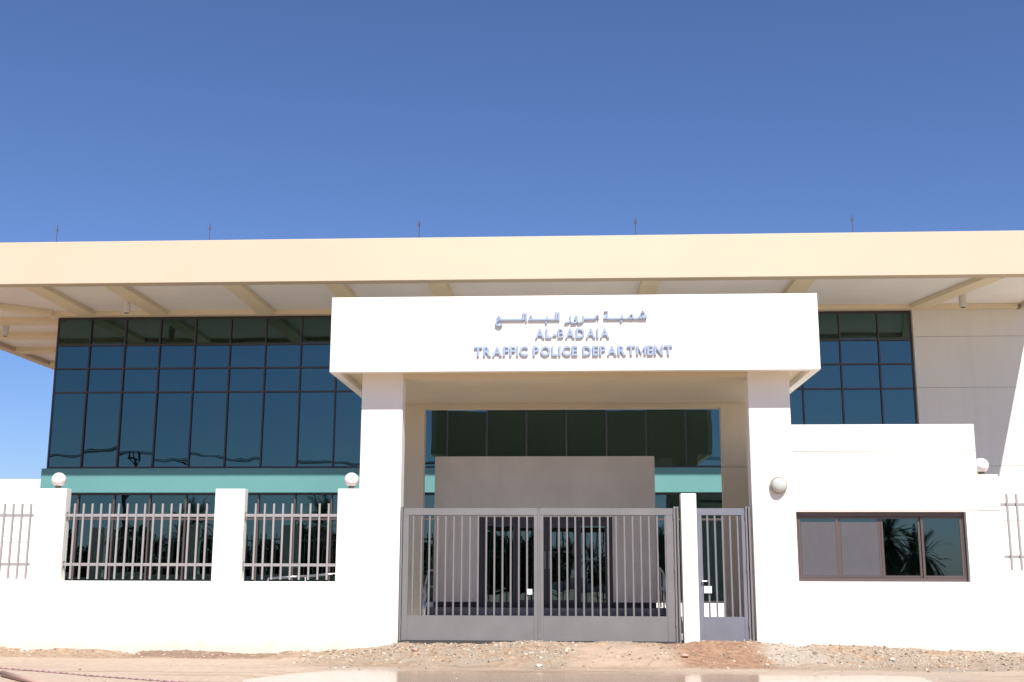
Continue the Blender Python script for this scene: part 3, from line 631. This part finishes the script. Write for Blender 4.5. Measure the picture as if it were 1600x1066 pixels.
tag(boxes('gate_post', STEEL, [(3.545, 3.58, YG - .06, YG + .1, .47, 3.2), (3.61, 3.65, YG - .03, YG + .1, .47, 3.2), (3.581, 3.609, YG + .03, YG + .1, .47, 3.2)], None, .003), 'grooved steel jamb of the pedestrian gate against the right pier', 'gate post')
tag(boxes('threshold', DARK, [(-3.56, 2.236, YW - .02, YW + .28, .3, .492), (2.553, 3.69, YW - .02, YW + .28, .3, .492)]), kind='structure')  # near-black colour stands in for the shadow gap below the gates
tag(boxes('slim_post', STREETW, [(2.237, 2.552, YW - .05, YW + .25, .2, 3.467)], None, .012), 'slim white masonry post between the vehicle gate and the pedestrian gate', 'post')

# ------------------------------------------------------------------ across the street, seen mirrored in the glass
def tree_mesh(h, rad, seed, nl=5200):
    rs = np.random.default_rng(seed); vs, fs = [], []
    cl = [(rs.normal(0, rad*.38, 3) * np.array([1, 1, 1.1]) + np.array([0, 0, h*.48]), rs.uniform(.35, .6) * rad) for _ in range(16)]
    for i in range(nl):
        c, r = cl[rs.integers(len(cl))]; d = rs.standard_normal(3); d /= np.linalg.norm(d)
        p = c + d * r * rs.uniform(.5, 1.05); a = rs.standard_normal(3); a /= np.linalg.norm(a); b_ = np.cross(a, d); b_ /= np.linalg.norm(b_) + 1e-6
        s = rs.uniform(.16, .34); k = len(vs); vs += [p - a*s, p - b_*s*.5, p + a*s, p + b_*s*.5]; fs.append((k, k+1, k+2, k+3))
    mm = bpy.data.meshes.new('crown'); mm.from_pydata([tuple(v) for v in vs], [], fs); mm.materials.append(LEAF); return mm
def trunk_mesh(h, r):
    bm = bmesh.new(); cyl(bm, (0, 0, 0), (.1, 0, h*.5), r, r*.6, n=8); cyl(bm, (.1, 0, h*.45), (-.5, .2, h*.7), r*.5, r*.2, n=6); cyl(bm, (.1, 0, h*.45), (.6, -.1, h*.72), r*.5, r*.2, n=6)
    return mesh_of(bm, 'trunk', BARK, smooth=True)
crowns = [tree_mesh(5.0, 2.3, s) for s in (1, 2, 3)]; tr = trunk_mesh(5.0, .2)
k = 0
for i in range(60):
    x = -62 + (i // 2) * 2.6 + (i % 2) * 1.2 + random.uniform(-.5, .5)
    if -1.6 < x < 3.4: continue
    t = empty('street_tree', (x, (-34 if i % 2 else -37.5) + random.uniform(-1, 1), .05), 'dense dark street tree in the row mirrored in the dark glass', 'tree', 'trees across the street, mirrored in the glass')
    s = random.uniform(.78, 1.02); t.scale = (s, s, s * random.uniform(.85, 1.05)); t.rotation_euler.z = random.uniform(0, 6)
    for nm, mm in (('crown', crowns[i % 3]), ('trunk', tr)):
        o = bpy.data.objects.new(nm, mm); C.objects.link(o); o.parent = t
def palm_meshes(h, fl, seed):
    rs = np.random.default_rng(seed); bm = bmesh.new()
    prev = Vector((0, 0, 0)); 
    for i in range(10):
        q = Vector((.12 * math.sin(i*.4), 0, h * (i+1)/10)); cyl(bm, prev, q, .24 if i % 2 else .21, .21, n=10, caps=False); prev = q
    tm = mesh_of(bm, 'trunk', BARK); vs, fs = [], []
    for k in range(54):
        az_ = k * 2.399; el_ = R(82 - k * 2.35 + rs.normal(0, 5)); L = fl * rs.uniform(.85, 1.1); p = np.array([.0, 0, h]); d = np.array([math.cos(az_)*math.cos(el_), math.sin(az_)*math.cos(el_), math.sin(el_)])
        side = np.array([-math.sin(az_), math.cos(az_), 0]); seg = 12
        for s in range(seg):
            d = d + np.array([0, 0, -.085 - .02*s/seg]); d /= np.linalg.norm(d); q = p + d * L / seg; up = np.cross(side, d)
            w_ = .018; b0 = len(vs); vs += [p - side*w_, p + side*w_, q + side*w_, q - side*w_]; fs.append((b0, b0+1, b0+2, b0+3))
            if s > 0:
                for sg in (-1, 1):
                    for f_2 in (.2, .7):
                        o_ = p + (q - p) * f_2; ll = .42 * L/2.4 * math.sin(math.pi * (s + .8)/(seg + 1.3)) + .08
                        tip = o_ + (side * sg * .75 + d * .65 - up * -.12) * ll; b0 = len(vs)
                        vs += [o_ - d*.04, o_ + d*.04, tip]; fs.append((b0, b0+1, b0+2))
            p = q
    mm = bpy.data.meshes.new('crown'); mm.from_pydata([tuple(v) for v in vs], [], fs); mm.materials.append(PALML); return mm, tm
pm = [palm_meshes(5.3, 2.6, 5), palm_meshes(3.1, 1.9, 6)]
for x, y, s, kd, lab in ((-32.4, -30, 1, 0, 'date palm mirrored in the glass of the long left railing bay'), (-22.0, -30, 1.03, 0, 'large date palm mirrored in the glass of the short railing bay'), (-.4, -50, .68, 0, 'left one of two date palms mirrored in the lobby doors'), (1.95, -50, .68, 0, 'right one of two date palms mirrored in the lobby doors'),
        (16.8, -14, 1.0, 1, 'low date palm mirrored in the third pane of the guardhouse window'), (18.9, -17, .85, 1, 'low date palm mirrored in the fourth pane of the guardhouse window'), (9, -44, .8, 0, 'date palm far across the street near the right end of the trees'), (-36.5, -38, .9, 0, 'date palm behind the tree row mirrored below the power pole')):
    t = empty('date_palm', (x, y, .08), lab, 'palm tree', 'date palms across the street, mirrored in the glass'); t.scale = (s, s, s); t.rotation_euler.z = random.uniform(0, 6)
    for nm, mm in zip(('crown', 'trunk'), pm[kd]):
        o = bpy.data.objects.new(nm, mm); C.objects.link(o); o.parent = t
# power pole and wires
def pole(x, y, lab):
    t = empty('power_pole', (x, y, .1), lab, 'power pole', 'power poles across the street')
    bm = bmesh.new(); cyl(bm, (x, y, 0), (x, y, 10.6), .22, .14, n=10); link('pole', mesh_of(bm, 'pole', POLE, smooth=True), t)
    bm = bmesh.new(); box(bm, x - .58, x + .58, y - .07, y + .07, 10.45, 10.6); cyl(bm, (x, y, 9.6), (x - .5, y, 10.5), .05, n=6); cyl(bm, (x, y, 9.6), (x + .5, y, 10.5), .05, n=6); link('crossarm', mesh_of(bm, 'crossarm', POLE), t)
    for dx_ in (-.5, -.1, .5):
        bm = bmesh.new(); lathe(bm, (x + dx_, y, 10.6), [(.05, 0), (.1, .1), (.06, .2), (.1, .3), (.05, .45)], 10); link('insulator', mesh_of(bm, 'insulator', POLE), t)
pole(-35.5, -22, 'dark power pole mirrored in the third pane of the left glass wall'); pole(-75, -22, 'dark power pole far left across the street'); pole(6, -22, 'dark power pole across the street behind the viewer'); pole(48, -22, 'dark power pole far right across the street')
for dx_ in (-.85, -.1, .85):
    for xa, xb in ((-75, -35.5), (-35.5, 6), (6, 48)):
        bm = bmesh.new(); pts = []
        for i in range(25):
            t_ = i/24; pts.append((xa + dx_*.5 + (xb - xa)*t_, -22 + dx_, 11.05 - 1.0*4*t_*(1-t_)))
        tube(bm, pts, .03, 5)
        tag(link('power_line', mesh_of(bm, 'power_line', POLE)), 'sagging dark power line strung between the poles, mirrored in the glass', 'power line', 'power lines across the street')
# low wall across the street
tag(boxes('far_wall', WHITE, [(-120, 120, -60.3, -60, .0, 1.6)]), 'low pale wall far across the street', 'wall')
